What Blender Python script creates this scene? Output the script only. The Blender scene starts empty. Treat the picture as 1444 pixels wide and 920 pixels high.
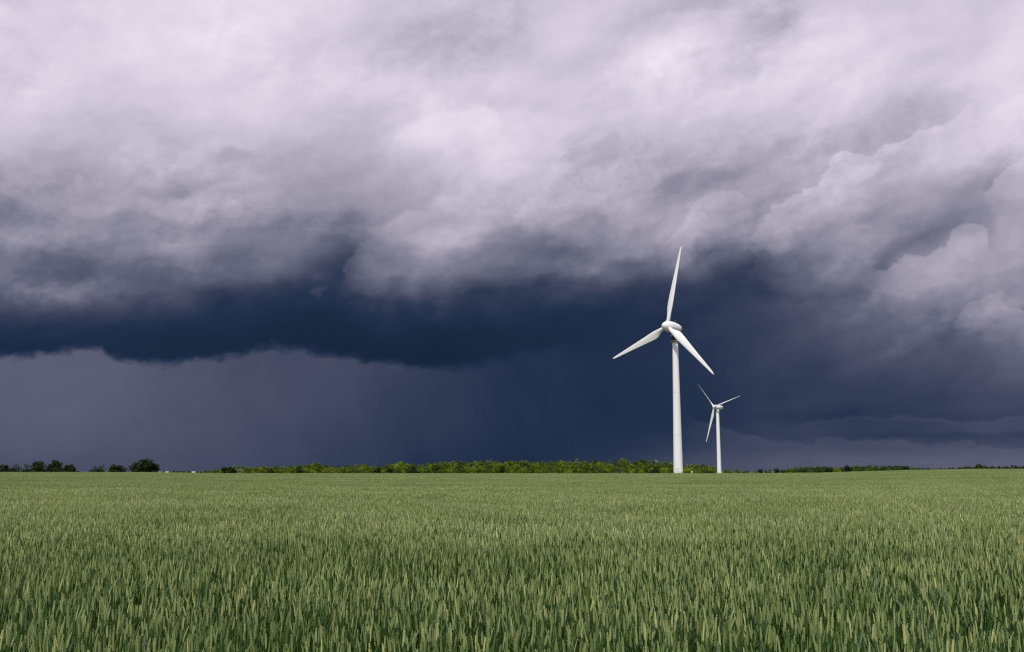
# Wheat field with two wind turbines under a storm sky
import bpy, bmesh, math, random
import numpy as np
from mathutils import Vector, Matrix

scene = bpy.context.scene
COL = scene.collection
R = math.radians
rng = np.random.default_rng(7)

EYE = Vector((0.0, 0.0, 1.75))
PITCH = math.atan(205 / 1404)

# ------------------------------------------------------------------ helpers
def tag(o, label=None, cat=None, group=None, kind=None):
    if label: o['label'] = label
    if cat: o['category'] = cat
    if group: o['group'] = group
    if kind: o['kind'] = kind
    return o

def empty(name, loc=(0, 0, 0), rz=0.0):
    o = bpy.data.objects.new(name, None)
    o.empty_display_size = 0.5
    o.location = loc
    o.rotation_euler = (0, 0, rz)
    COL.objects.link(o)
    return o

def mesh_np(name, verts, faces_list, mats=(), mat_idx=None, smooth=False, attrs=None):
    """faces_list: list of int arrays (n,k), concatenated in order."""
    me = bpy.data.meshes.new(name)
    verts = np.asarray(verts, dtype=np.float32)
    loops = np.concatenate([f.ravel() for f in faces_list]).astype(np.int32)
    tot = np.concatenate([np.full(len(f), f.shape[1], dtype=np.int32) for f in faces_list])
    start = np.concatenate([[0], np.cumsum(tot)[:-1]]).astype(np.int32)
    me.vertices.add(len(verts)); me.vertices.foreach_set('co', verts.ravel())
    me.loops.add(len(loops)); me.loops.foreach_set('vertex_index', loops)
    me.polygons.add(len(tot)); me.polygons.foreach_set('loop_start', start)
    me.polygons.foreach_set('loop_total', tot)
    for m in mats: me.materials.append(m)
    if mat_idx is not None: me.polygons.foreach_set('material_index', np.asarray(mat_idx, dtype=np.int32))
    me.polygons.foreach_set('use_smooth', np.full(len(tot), bool(smooth)))
    for k, v in (attrs or {}).items():
        a = me.attributes.new(k, 'FLOAT', 'POINT'); a.data.foreach_set('value', np.asarray(v, dtype=np.float32))
    me.update(calc_edges=True)
    me.validate()
    return me

def link(name, me, parent=None, loc=None):
    o = bpy.data.objects.new(name, me)
    COL.objects.link(o)
    if parent: o.parent = parent
    if loc: o.location = loc
    return o

def bm_obj(name, bm, mat, parent=None, smooth=True, loc=None, autosmooth=None):
    me = bpy.data.meshes.new(name)
    bmesh.ops.recalc_face_normals(bm, faces=bm.faces)
    bm.to_mesh(me); bm.free()
    me.materials.append(mat)
    for p in me.polygons: p.use_smooth = smooth
    if autosmooth:
        me.set_sharp_from_angle(angle=R(autosmooth))
    return link(name, me, parent, loc)

def lathe(bm, prof, seg=32, mtx=None, cap0=True, cap1=True):
    """prof: list of (radius, z)."""
    rings = []
    for r, z in prof:
        rings.append([bm.verts.new((r * math.cos(2 * math.pi * i / seg), r * math.sin(2 * math.pi * i / seg), z)) for i in range(seg)])
    for a, b in zip(rings, rings[1:]):
        for i in range(seg):
            bm.faces.new((a[i], a[(i + 1) % seg], b[(i + 1) % seg], b[i]))
    if cap0: bm.faces.new(list(reversed(rings[0])))
    if cap1: bm.faces.new(rings[-1])
    if mtx is not None:
        bmesh.ops.transform(bm, matrix=mtx, verts=[v for r in rings for v in r])
    return rings

def box(bm, c, s, mtx=None):
    r = bmesh.ops.create_cube(bm, size=1.0)
    M = Matrix.Translation(c) @ Matrix.Diagonal((s[0], s[1], s[2], 1))
    if mtx is not None: M = mtx @ M
    bmesh.ops.transform(bm, matrix=M, verts=r['verts'])

def new_mat(name):
    m = bpy.data.materials.new(name); m.use_nodes = True
    nt = m.node_tree
    return m, nt, nt.nodes['Principled BSDF']

def N(nt, t, **kw):
    n = nt.nodes.new(t)
    for k, v in kw.items(): setattr(n, k, v)
    return n

def smooth01(t):
    t = min(1.0, max(0.0, t)); return t * t * (3 - 2 * t)

# ------------------------------------------------------------------ terrain
FIELD_END = 262.0
_rx = [-300, -134, -93, -78, 60, 80, 104, 122, 134, 300]
_rz = [.80, .66, .62, .36, .36, .50, 1.18, 1.44, 1.47, 1.70]
def rise(x, y):
    xs = x * FIELD_END / max(y, 60.0) if y < FIELD_END else x * FIELD_END / y
    return float(np.interp(xs, _rx, _rz))
def terrain(x, y):
    h = rise(x, y) * smooth01((y - 35) / (FIELD_END - 35)) if y < FIELD_END else rise(x, y)
    # a faint swell and the dip behind it on the left
    left = smooth01((4 - x) / 26)
    h += left * (.07 * math.exp(-((y - 40) / 7) ** 2) - .11 * math.exp(-((y - 54) / 8) ** 2))
    h += .03 * math.sin(x * .13 + 1.0) * math.sin(y * .09) * smooth01((y - 6) / 20) * (1 - smooth01((y - 120) / 80))
    if y > FIELD_END + 1:
        k = smooth01((y - FIELD_END) / 120)
        h = h * (1 - k) + (-1.0) * k
    return h
# ------------------------------------------------------------------ sky (direction based world shader)
SUN_EL, SUN_AZ = R(52), R(200)          # azimuth clockwise from +Y: sun high behind the viewer, a little to the left
world = bpy.data.worlds.new('World'); scene.world = world
world.use_nodes = True
wn = world.node_tree; wn.nodes.clear()

def _in(node, i, v):
    if v is None: return
    if isinstance(v, (int, float)): node.inputs[i].default_value = v
    else: wn.links.new(v, node.inputs[i])
def M(op, a, b=None, c=None, clamp=False):
    n = N(wn, 'ShaderNodeMath', operation=op, use_clamp=clamp)
    _in(n, 0, a); _in(n, 1, b); _in(n, 2, c)
    return n.outputs[0]
def VM(op, a, b=None, scale=None):
    n = N(wn, 'ShaderNodeVectorMath', operation=op)
    for i, v in ((0, a), (1, b)):
        if v is None: continue
        if isinstance(v, tuple): n.inputs[i].default_value = v
        else: wn.links.new(v, n.inputs[i])
    if scale is not None: _in(n, 3, scale)
    return n.outputs['Vector']
def step01(x, a, b):                      # smoothstep from a to b
    n = N(wn, 'ShaderNodeMapRange', interpolation_type='SMOOTHSTEP')
    _in(n, 0, x); n.inputs[1].default_value = a; n.inputs[2].default_value = b
    return n.outputs[0]
def noise(vec, scale, detail=6, rough=.55, lac=2.0, dist=0.0):
    n = N(wn, 'ShaderNodeTexNoise', noise_dimensions='3D')
    wn.links.new(vec, n.inputs['Vector'])
    n.inputs['Scale'].default_value = scale; n.inputs['Detail'].default_value = detail
    n.inputs['Roughness'].default_value = rough; n.inputs['Lacunarity'].default_value = lac
    n.inputs['Distortion'].default_value = dist
    return n
def billow(vec, scale, detail=3, rough=.5):
    n = N(wn, 'ShaderNodeTexVoronoi', feature='F1', voronoi_dimensions='3D')
    wn.links.new(vec, n.inputs['Vector'])
    n.inputs['Scale'].default_value = scale; n.inputs['Detail'].default_value = detail
    n.inputs['Roughness'].default_value = rough
    n.normalize = True
    return n.outputs['Distance']
def sepxyz(v):
    n = N(wn, 'ShaderNodeSeparateXYZ'); wn.links.new(v, n.inputs[0]); return n.outputs
def combxyz(x, y, z):
    n = N(wn, 'ShaderNodeCombineXYZ')
    for i, v in enumerate((x, y, z)): _in(n, i, v)
    return n.outputs[0]
def ramp(x, stops, interp='LINEAR'):
    n = N(wn, 'ShaderNodeValToRGB'); cr = n.color_ramp; cr.interpolation = interp
    _in(n, 0, x)
    while len(cr.elements) < len(stops): cr.elements.new(0.5)
    for e, (p, c) in zip(cr.elements, stops):
        e.position = p
        e.color = (c, c, c, 1) if isinstance(c, (int, float)) else (*c[:3], 1)
    return n.outputs[0]
def curve(x, pts):                        # float curve, pts in 0..1
    n = N(wn, 'ShaderNodeFloatCurve'); _in(n, 1, x)
    cv = n.mapping.curves[0]
    n.mapping.use_clip = False
    while len(cv.points) < len(pts): cv.points.new(.5, .5)
    for p, (a, b) in zip(cv.points, pts): p.location = (a, b)
    n.mapping.update()
    return n.outputs[0]

D = N(wn, 'ShaderNodeTexCoord').outputs['Generated']       # unit direction
dx, dy, dz = sepxyz(D)
AZ = M('MULTIPLY', M('ARCTAN2', dx, dy), 57.29578)           # degrees, 0 = straight ahead, + = right
EL = M('MULTIPLY', M('ARCSINE', dz), 57.29578)
Q = VM('MULTIPLY', D, (1, 1, 1.45))

# --- large scale warp of the layout
w1 = noise(Q, 7.0, 5, .52).outputs['Color']
w2 = noise(Q, 19.0, 6, .58).outputs['Color']
a1 = sepxyz(w1); a2 = sepxyz(w2)
hi = step01(EL, 1.0, 9.0)                                   # the rain zone stays calm
def warp(base, n1, n2, k1, k2):
    o = M('ADD', M('MULTIPLY', M('SUBTRACT', n1, .5), k1), M('MULTIPLY', M('SUBTRACT', n2, .5), k2))
    return M('ADD', base, M('MULTIPLY', o, M('MULTIPLY_ADD', hi, .8, .2)))
AZw = M('ADD', warp(AZ, a1[0], a2[0], 3.0, 3.2), M('MULTIPLY', M('SUBTRACT', a1[2], .5), 4.0))
ELw = warp(EL, a1[1], a2[1], 2.6, 2.0)

# --- brightness of the cloud deck by azimuth (columns) and elevation (rows); see COLS / ROWS
COLS = [-27.61, -23.56, -19.25, -14.69, -9.94, -5.05, -0.08, 4.89, 9.78, 14.54, 19.1, 23.42, 27.61]
ROWS = [0, 0.6, 1.2, 2.5, 4, 5.3, 6.1, 6.9, 7.7, 8.5, 9.3, 10.1, 10.9, 12.4, 14, 15.5, 17, 18.5, 20, 21.5, 23, 24.5, 26, 28]
DECK = [
    [78, 80, 78, 67, 49, 44, 44, 46, 57, 80, 93, 98, 111, 125, 145, 174, 195, 205, 210, 214, 213, 213, 214, 214],
    [77, 78, 78, 69, 50, 44, 44, 44, 50, 69, 96, 96, 105, 137, 151, 169, 194, 205, 214, 218, 217, 217, 219, 219],
    [76, 76, 77, 70, 46, 43, 42, 42, 45, 53, 65, 84, 106, 145, 154, 164, 183, 204, 217, 222, 223, 223, 223, 223],
    [76, 76, 77, 70, 48, 43, 42, 42, 43, 45, 48, 64, 89, 138, 154, 160, 178, 201, 216, 222, 224, 226, 225, 225],
    [67, 67, 69, 68, 49, 42, 40, 40, 41, 44, 48, 56, 68, 109, 149, 167, 179, 191, 202, 213, 220, 220, 220, 218],
    [53, 53, 55, 58, 50, 43, 40, 40, 41, 46, 62, 98, 123, 151, 165, 179, 198, 214, 221, 217, 208, 198, 202, 200],
    [46, 46, 47, 51, 50, 47, 45, 43, 43, 48, 57, 70, 91, 136, 164, 181, 198, 208, 213, 208, 199, 190, 198, 198],
    [55, 55, 51, 48, 48, 48, 48, 47, 46, 47, 53, 67, 95, 132, 158, 172, 181, 193, 199, 205, 207, 199, 199, 198],
    [75, 74, 63, 49, 50, 52, 52, 52, 52, 54, 56, 61, 79, 141, 160, 165, 176, 193, 212, 219, 221, 208, 197, 194],
    [85, 84, 73, 60, 58, 61, 64, 66, 70, 75, 72, 64, 67, 128, 151, 158, 178, 198, 208, 212, 206, 196, 191, 191],
    [92, 91, 75, 58, 60, 70, 76, 83, 89, 99, 104, 126, 147, 168, 175, 181, 186, 193, 203, 211, 212, 210, 209, 208],
    [96, 93, 75, 64, 67, 79, 87, 95, 104, 113, 120, 140, 149, 143, 155, 175, 185, 200, 206, 213, 208, 206, 206, 206],
    [100, 95, 72, 63, 75, 92, 105, 120, 137, 148, 143, 139, 147, 150, 155, 173, 206, 214, 219, 221, 219, 217, 217, 216],
]
RAIN = [
    [83, 86, 90, 96, 99, 100, 100, 99, 95, 94, 94, 94, 94, 94, 94, 94, 94, 94, 94, 94, 94, 93, 93, 93],
    [82, 85, 89, 94, 97, 97, 97, 96, 93, 92, 92, 92, 92, 92, 92, 92, 92, 92, 91, 91, 91, 91, 91, 91],
    [80, 82, 85, 89, 90, 90, 90, 89, 88, 88, 88, 88, 88, 88, 88, 88, 88, 87, 87, 87, 87, 87, 87, 87],
    [75, 77, 78, 80, 82, 83, 83, 83, 83, 82, 82, 82, 82, 82, 82, 82, 82, 81, 81, 81, 81, 81, 81, 81],
    [65, 67, 68, 70, 73, 74, 74, 75, 75, 74, 74, 74, 74, 74, 74, 74, 74, 73, 73, 73, 73, 73, 73, 73],
    [54, 54, 56, 59, 61, 62, 62, 63, 63, 62, 62, 62, 62, 62, 62, 62, 62, 62, 62, 62, 62, 62, 62, 62],
    [46, 47, 49, 52, 53, 53, 53, 53, 53, 53, 53, 53, 53, 53, 53, 53, 53, 53, 53, 53, 53, 53, 53, 53],
    [55, 55, 51, 48, 48, 49, 50, 49, 48, 49, 50, 50, 50, 50, 50, 50, 50, 50, 50, 50, 50, 50, 50, 50],
    [75, 74, 63, 49, 50, 52, 52, 52, 52, 54, 56, 56, 56, 56, 56, 56, 56, 56, 56, 56, 56, 56, 56, 55],
    [85, 84, 73, 60, 58, 61, 64, 66, 70, 75, 76, 76, 76, 76, 75, 75, 75, 75, 74, 74, 74, 74, 73, 73],
    [92, 91, 75, 58, 60, 70, 76, 83, 89, 99, 100, 100, 100, 99, 99, 99, 98, 98, 97, 97, 97, 96, 96, 95],
    [96, 93, 76, 65, 67, 79, 87, 95, 104, 113, 112, 112, 112, 112, 111, 111, 111, 111, 110, 110, 110, 110, 109, 109],
    [100, 96, 74, 66, 75, 92, 105, 120, 137, 142, 142, 142, 141, 141, 140, 139, 138, 137, 137, 136, 135, 134, 134, 132],
]
SHELF = [(-28.64, 5.86), (-27.36, 5.93), (-25.39, 6.15), (-23.72, 6.6), (-22.6, 6.69), (-22.08, 6.08), (-19.42, 6.07), (-16.83, 6.27), (-13.79, 7.0), (-12.23, 7.04), (-10.24, 6.69), (-8.23, 6.41), (-6.21, 6.23), (-4.17, 5.93), (-2.54, 6.14), (-0.08, 6.68), (3.2, 7.07), (29.17, 6.19)]
BLOTS = [
    (-27.36, 13.21, 2.65, 1.06, -0.083),
    (-24.73, 14.8, 2.24, 0.73, -0.039),
    (-18.56, 15.49, 2.65, 0.65, -0.059),
    (-15.34, 17.02, 1.84, 0.57, -0.049),
    (-24.31, 10.75, 3.88, 0.73, -0.039),
    (-10.07, 12.6, 1.06, 1.71, -0.054),
    (-4.9, 15.24, 1.84, 0.82, -0.044),
    (-0.17, 12.99, 2.24, 0.73, -0.054),
    (2.5, 12.37, 1.39, 0.57, -0.059),
    (4.18, 14.29, 0.65, 0.90, -0.059),
    (5.8, 11.67, 1.71, 0.41, -0.039),
    (9.18, 15.98, 0.90, 0.82, -0.059),
    (16.78, 17.59, 2.65, 0.82, -0.039),
    (11.56, 16.49, 2.65, 0.73, -0.039),
    (13.09, 11.83, 1.22, 1.06, -0.078),
    (21.01, 11.51, 0.98, 0.98, -0.074),
    (22.58, 12.51, 1.39, 0.53, -0.054),
    (25.86, 14.55, 2.24, 0.73, -0.049),
    (23.62, 13.24, 3.06, 0.61, -0.044),
    (19.28, 10.09, 2.53, 0.73, -0.039),
    (-3.52, 24.09, 5.51, 1.47, -0.039),
    (15.5, 24.52, 2.12, 1.06, -0.059),
    (7.63, 24.77, 2.45, 0.82, -0.020),
    (1.59, 13.59, 4.90, 1.63, -0.039),
    (-14.01, 13.21, 5.71, 1.39, -0.059),
    (-20.85, 12.74, 4.90, 0.98, -0.029),
    (-4.32, 19.34, 2.94, 1.22, 0.059),
    (-0.72, 17.37, 1.71, 1.06, 0.039),
    (-3.42, 13.37, 2.53, 0.90, 0.078),
    (-7.93, 11.14, 1.47, 0.82, 0.069),
    (-25.78, 12.21, 2.61, 0.49, 0.049),
    (-25.59, 9.35, 2.94, 0.53, 0.059),
    (-17.49, 14.46, 1.71, 0.57, 0.049),
    (-11.66, 14.52, 1.71, 0.65, 0.039),
    (5.34, 13.86, 1.71, 0.82, 0.039),
    (7.09, 14.78, 1.22, 1.22, 0.039),
    (3.24, 11.23, 1.31, 0.49, 0.039),
    (10.88, 13.84, 1.63, 1.22, 0.069),
    (17.38, 13.85, 2.53, 1.39, 0.059),
    (15.34, 11.09, 1.71, 0.73, 0.059),
    (24.56, 11.44, 1.71, 0.57, 0.069),
    (22.07, 9.91, 2.53, 0.53, 0.039),
    (26.13, 8.2, 1.47, 0.82, 0.059),
    (27.57, 14.71, 0.98, 0.90, 0.039),
    (19.1, 16.47, 1.06, 0.57, 0.039),
    (25.69, 17.23, 2.53, 1.22, 0.039),
    (-17.62, 23.85, 1.71, 1.06, 0.039),
    (10.13, 23.87, 2.53, 1.22, 0.049),
    (19.02, 23.68, 1.71, 1.22, 0.039),
    (-11.73, 9.94, 0.65, 0.29, 0.069),
    (20.4, 13.92, 1.22, 0.82, -0.039),
]
EDGES = [      # (azimuth, elevation) of the edge, gain inside, loss outside, reach in / out in degrees, softness, lumpiness
    ([(12.76, 10.1), (13.71, 11.33), (13.92, 12.82), (14.87, 14.14), (15.68, 14.83), (16.67, 15.3), (17.7, 15.79), (18.12, 16.67), (19.06, 17.04), (19.85, 16.25), (20.74, 16.8), (21.67, 17.0), (23.16, 17.56), (24.62, 18.0), (25.89, 18.65)], 0.0707451, 0.0643137, 4.5, 3, 0.12, 1),
    ([(20.0, 9.66), (20.96, 10.63), (21.72, 11.22), (22.8, 11.37), (23.89, 11.98), (24.96, 12.37), (25.81, 12.17), (26.34, 11.5), (27.02, 10.15)], 0.0771765, 0.0836078, 3.2, 2.2, 0.12, 1),
    ([(25.89, 13.38), (26.88, 14.54), (27.52, 15.07), (28.14, 15.28), (29.84, 15.32)], 0.0771765, 0.051451, 3, 2.5, 0.12, 1),
    ([(8.39, 11.77), (9.45, 13.5), (10.07, 14.11), (11.11, 14.86), (12.13, 15.24), (13.33, 15.17), (14.48, 14.16)], 0.0353725, 0.0450196, 3, 2.5, 0.2, 1.2),
    ([(-10.62, 8.77), (-9.62, 10.81), (-8.9, 12.64), (-7.9, 13.59), (-6.35, 14.6), (-4.27, 15.17), (-1.76, 15.2)], 0.051451, 0.051451, 3, 3, 0.45, 1.2),
    ([(23.74, 6.49), (24.68, 7.74), (25.58, 8.61), (26.17, 8.83), (26.66, 8.17), (27.69, 7.88), (29.25, 7.26)], 0.0578824, 0.0385882, 2.5, 2, 0.14, 1),
    ([(14.82, 7.64), (16.02, 8.93), (17.93, 9.08), (20.15, 9.03), (21.57, 8.49)], 0.0192941, 0.0192941, 2, 2, 0.3, 1),
    ([(-0.08, 13.6), (1.59, 15.21), (4.12, 16.37), (6.64, 17.3), (9.13, 17.4)], 0.0289412, 0.0257255, 3, 3, 0.35, 1.4),
    ([(-8.49, 18.02), (-6.85, 19.26), (-5.18, 20.1), (-2.64, 20.35), (-0.08, 19.19)], 0.0321569, 0.0289412, 3, 3, 0.4, 1.4),
    ([(5.9, 23.15), (8.04, 24.19), (10.16, 24.8), (12.25, 25.01), (14.29, 24.65), (15.43, 23.06)], 0.0321569, 0.0289412, 3, 3, 0.4, 1.4),
    ([(15.01, 2.37), (17.64, 2.68), (19.84, 2.84), (22.32, 2.75), (24.36, 2.49), (27.14, 2.54), (29.53, 2.48)], 0.0546667, 0.0225098, 0.9, 0.8, 0.1, 0.35),
    ([(18.71, 2.05), (22.27, 1.86), (25.0, 1.89), (29.48, 1.78)], -0.0385882, 0, 0.75, 0.4, 0.14, 0.35),
    ([(8.8, 3.06), (10.57, 2.65), (12.5, 1.92), (14.21, 1.44), (16.85, 1.46), (19.77, 1.51), (22.92, 1.26), (27.04, 1.11), (29.43, 1.08)], 0.0546667, 0.0225098, 1.7, 1, 0.13, 0.6),
    ([(-29.41, 7.71), (-27.5, 8.0), (-25.53, 8.32), (-23.49, 8.64), (-21.75, 9.13), (-19.59, 9.57), (-16.98, 10.02), (-13.92, 10.56), (-11.56, 11.02)], -0.0257255, -0.051451, 1.2, 1.6, 0.3, 0.5),
    ([(-11.91, 9.33), (-9.11, 9.65), (-6.68, 9.87), (-3.39, 10.17), (-0.08, 10.43), (2.41, 10.66), (5.3, 10.63), (8.98, 11.03)], -0.0450196, -0.0321569, 1.2, 1.8, 0.4, 0.7),
    ([(13.18, 10.8), (14.33, 9.95), (16.44, 9.7), (19.08, 9.83), (21.27, 9.66), (24.12, 9.91)], -0.0321569, -0.0385882, 1.2, 1.6, 0.35, 0.7),
]
EL_TOP = 28.0
T_ = M('DIVIDE', ELw, EL_TOP, clamp=True)
def column_ramps(table):
    outs = []
    for c in range(0, len(COLS), 3):
        cols = [table[min(c + k, len(COLS) - 1)] for k in range(3)]
        stops = []
        for r, e in enumerate(ROWS):
            stops.append((max(0, e) / EL_TOP, tuple(cols[k][r] / 255 for k in range(3))))
        n = N(wn, 'ShaderNodeSeparateColor')
        wn.links.new(ramp(T_, stops, 'B_SPLINE'), n.inputs[0])
        outs += [n.outputs[k] for k in range(3)]
    return outs[:len(COLS)]
def lay(table):
    cs = column_ramps(table); acc = cs[0]
    for k in range(1, len(COLS)):
        t = M('DIVIDE', M('SUBTRACT', AZw, COLS[k - 1]), COLS[k] - COLS[k - 1], clamp=True)
        # acc + t*(c_k - c_{k-1})
        acc = M('ADD', acc, M('MULTIPLY', t, M('SUBTRACT', cs[k], cs[k - 1])))
    return acc
deck = lay(DECK)
rain = lay(RAIN)

# --- the cloud relief: banks that rise to the right, lit from the upper left
rot = N(wn, 'ShaderNodeVectorRotate', rotation_type='Y_AXIS'); rot.inputs['Angle'].default_value = R(20)
wn.links.new(D, rot.inputs['Vector'])
Qr = VM('MULTIPLY', rot.outputs[0], (.72, 1, 1.55))
Qr = VM('ADD', Qr, VM('SCALE', VM('SUBTRACT', w1, (.5, .5, .5)), None, .12))
c1 = noise(Qr, 6.0, 7, .50).outputs['Fac']
c1b = noise(VM('ADD', Qr, (-.016, 0, .034)), 6.0, 5, .46).outputs['Fac']
relief = M('SUBTRACT', c1, c1b)
Qb = VM('ADD', Q, VM('SCALE', VM('SUBTRACT', w2, (.5, .5, .5)), None, .06))
bl = billow(Qb, 16.0, 2.5, .6)
fine = M('SUBTRACT', noise(Q, 42.0, 5, .6).outputs['Fac'], .5)
Qc = VM('ADD', VM('MULTIPLY', rot.outputs[0], (.85, 1, 1.35)), VM('SCALE', VM('SUBTRACT', w2, (.5, .5, .5)), None, .035))
b0 = billow(Qc, 21.0, 4.0, .62)
b1 = billow(VM('ADD', Qc, (-.006, 0, .011)), 21.0, 4.0, .62)
crisp = M('SUBTRACT', b1, b0)                               # bright shoulders, dark undersides
patchy = step01(M('ADD', a1[1], M('MULTIPLY', M('SUBTRACT', a2[0], .5), .4)), .42, .62)

# --- ragged base of the shelf cloud: below it the rain curtain shows
def edge_curve(pts, x0, x1, y0, y1, az=None):
    t = M('DIVIDE', M('SUBTRACT', AZ if az is None else az, x0), x1 - x0)
    v = curve(t, [((a - x0) / (x1 - x0), (e - y0) / (y1 - y0)) for a, e in pts])
    return M('MULTIPLY_ADD', v, y1 - y0, y0), t
rag = M('ADD', M('ADD', M('MULTIPLY', M('SUBTRACT', a2[2], .5), 1.0), M('MULTIPLY', M('SUBTRACT', .42, bl), .7)), M('MULTIPLY', fine, 1.15))
se, _ = edge_curve(SHELF, -30, 30, 0, 12)
sd = M('ADD', M('SUBTRACT', EL, se), rag)                     # >0 above the base
up = step01(sd, -.42, .24)
shaft = M('SUBTRACT', noise(combxyz(M('MULTIPLY_ADD', EL, .45, AZ), M('MULTIPLY', EL, .10), 0.0), .32, 4, .5).outputs['Fac'], .5)
rain = M('ADD', rain, M('MULTIPLY', shaft, .038))
L = M('ADD', M('MULTIPLY', deck, up), M('MULTIPLY', rain, M('SUBTRACT', 1, up)))

# --- single lighter shoulders and darker hollows of the deck: (azimuth, elevation, half width, half height, gain)
AZb = M('ADD', AZ, M('ADD', M('MULTIPLY', M('SUBTRACT', a2[0], .5), 4.2), M('MULTIPLY', M('SUBTRACT', a1[0], .5), 3.0)))
ELb = M('ADD', EL, M('ADD', M('MULTIPLY', M('SUBTRACT', a2[1], .5), 3.4), M('MULTIPLY_ADD', AZ, 0.0, M('MULTIPLY', fine, 1.0))))
for pa, pe, pw, ph, gain in BLOTS:
    ddx = M('DIVIDE', M('SUBTRACT', AZb, pa), pw); ddy = M('DIVIDE', M('SUBTRACT', ELb, pe), ph)
    if pa > 8 or gain > 0: ddy = M('MULTIPLY_ADD', ddx, -.35, ddy)     # banks climb to the right
    g_ = M('SUBTRACT', 1, M('MULTIPLY', M('MULTIPLY_ADD', ddx, ddx, M('MULTIPLY', ddy, ddy)), .42), clamp=True)
    L = M('MULTIPLY_ADD', M('MULTIPLY', g_, g_), gain, L)

# --- amplitude of relief grows with brightness; the rain zone is calm
calm = M('MAXIMUM', step01(EL, 5.0, 10.5), M('MULTIPLY', step01(AZ, 9, 17), M('MULTIPLY', step01(EL, 3.0, 6.0), .8)))
amp = M('MULTIPLY', ramp(L, [(0, .0), (.16, .12), (.24, .40), (.34, .75), (.5, 1.0), (.8, .7), (1, .45)]), M('MULTIPLY_ADD', calm, .82, .18))
det = M('ADD', M('MULTIPLY', relief, .36),
        M('ADD', M('MULTIPLY', M('SUBTRACT', c1, .5), .22), M('MULTIPLY_ADD', M('SUBTRACT', .42, bl), .07, M('MULTIPLY', fine, .05))))
det = M('ADD', det, M('MULTIPLY', crisp, M('MULTIPLY_ADD', patchy, .24, .10)))
L = M('ADD', L, M('MULTIPLY', det, amp))
strk = M('SUBTRACT', noise(VM('MULTIPLY', D, (2.2, 1, 16)), 3.2, 5, .5, 2.0, .3).outputs['Fac'], .5)
low = M('MULTIPLY', M('SUBTRACT', 1, step01(EL, 3.0, 8.0)), step01(AZ, 6, 16))
L = M('ADD', L, M('MULTIPLY', M('MULTIPLY', strk, .07), low))

# --- cumulus edges: bright just inside, darker just outside
lump = M('ADD', M('MULTIPLY', M('SUBTRACT', .45, bl), 2.0), M('ADD', M('MULTIPLY', M('SUBTRACT', a2[2], .5), 1.8), M('MULTIPLY', fine, 1.9)))
AZe = M('ADD', AZ, M('ADD', M('MULTIPLY', M('SUBTRACT', a2[0], .5), 2.6), M('MULTIPLY', M('SUBTRACT', a1[0], .5), 2.0)))
for pts, A, B, din, dout, soft, kl in EDGES:
    xs = [p[0] for p in pts]; ys = [p[1] for p in pts]
    x0, x1, y0, y1 = min(xs), max(xs), min(ys) - 1, max(ys) + 1
    e, t = edge_curve(pts, x0, x1, y0, y1, AZe)
    d = M('MULTIPLY_ADD', lump, kl, M('SUBTRACT', e, EL))                 # >0 inside the cloud (under the edge)
    span = 8.0
    u = M('MULTIPLY_ADD', d, 1 / span, .5, clamp=True)
    prof = ramp(u, [(max(0, .5 - dout / span), .5), (.5 - soft / span, .5 - B / 2), (.5 + soft / span, .5 + A / 2),
                    (min(.72, .5 + din * .35 / span), .5 + A * .27), (min(1, .5 + din / span), .5)], 'EASE')
    win = M('MULTIPLY', step01(t, 0, .16), M('SUBTRACT', 1, step01(t, .84, 1)))
    L = M('ADD', L, M('MULTIPLY', M('SUBTRACT', prof, .5), win))

def lin(c):
    c /= 255
    return c / 12.92 if c <= .04045 else ((c + .055) / 1.055) ** 2.4
TONES = [(40, (24, 38, 62)), (52, (36, 49, 75)), (64, (51, 61, 86)), (85, (77, 81, 103)), (110, (101, 104, 124)),
         (150, (147, 144, 162)), (180, (177, 173, 191)), (205, (205, 198, 214)), (225, (225, 216, 232)), (242, (241, 234, 246))]
cloud = ramp(L, [(g / 255, tuple(lin(c) for c in rgb)) for g, rgb in TONES])

# --- behind and beside the viewer: bright broken cloud over a Nishita sky
nish = N(wn, 'ShaderNodeTexSky', sky_type='NISHITA')
nish.sun_disc = False; nish.sun_elevation = SUN_EL; nish.sun_rotation = SUN_AZ
nish.air_density = 1.2; nish.dust_density = 2.0
SKY_STRENGTH = .10
behind = step01(M('ABSOLUTE', AZ), 45, 120)
zen = step01(EL, 34, 70)
back = M('MAXIMUM', behind, zen)
bn = noise(Q, 3.0, 6, .55).outputs['Fac']
bcl = ramp(bn, [(.30, (.34, .35, .41)), (.55, (.66, .66, .71)), (.75, (.85, .84, .86))])
gap = step01(bn, .62, .40)
nb = N(wn, 'ShaderNodeMix', data_type='RGBA', blend_type='MIX')
_in(nb, 0, M('MULTIPLY', gap, .35))
wn.links.new(bcl, nb.inputs[6])
ns = VM('SCALE', nish.outputs[0], None, SKY_STRENGTH)
wn.links.new(ns, nb.inputs[7])
mx = N(wn, 'ShaderNodeMix', data_type='RGBA', blend_type='MIX')
_in(mx, 0, back); wn.links.new(cloud, mx.inputs[6]); wn.links.new(nb.outputs[2], mx.inputs[7])
bg = N(wn, 'ShaderNodeBackground'); bg.inputs['Strength'].default_value = 1.0
wn.links.new(mx.outputs[2], bg.inputs['Color'])
wo = N(wn, 'ShaderNodeOutputWorld'); wn.links.new(bg.outputs[0], wo.inputs[0])
world.cycles.sampling_method = 'MANUAL'; world.cycles.sample_map_resolution = 512
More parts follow.
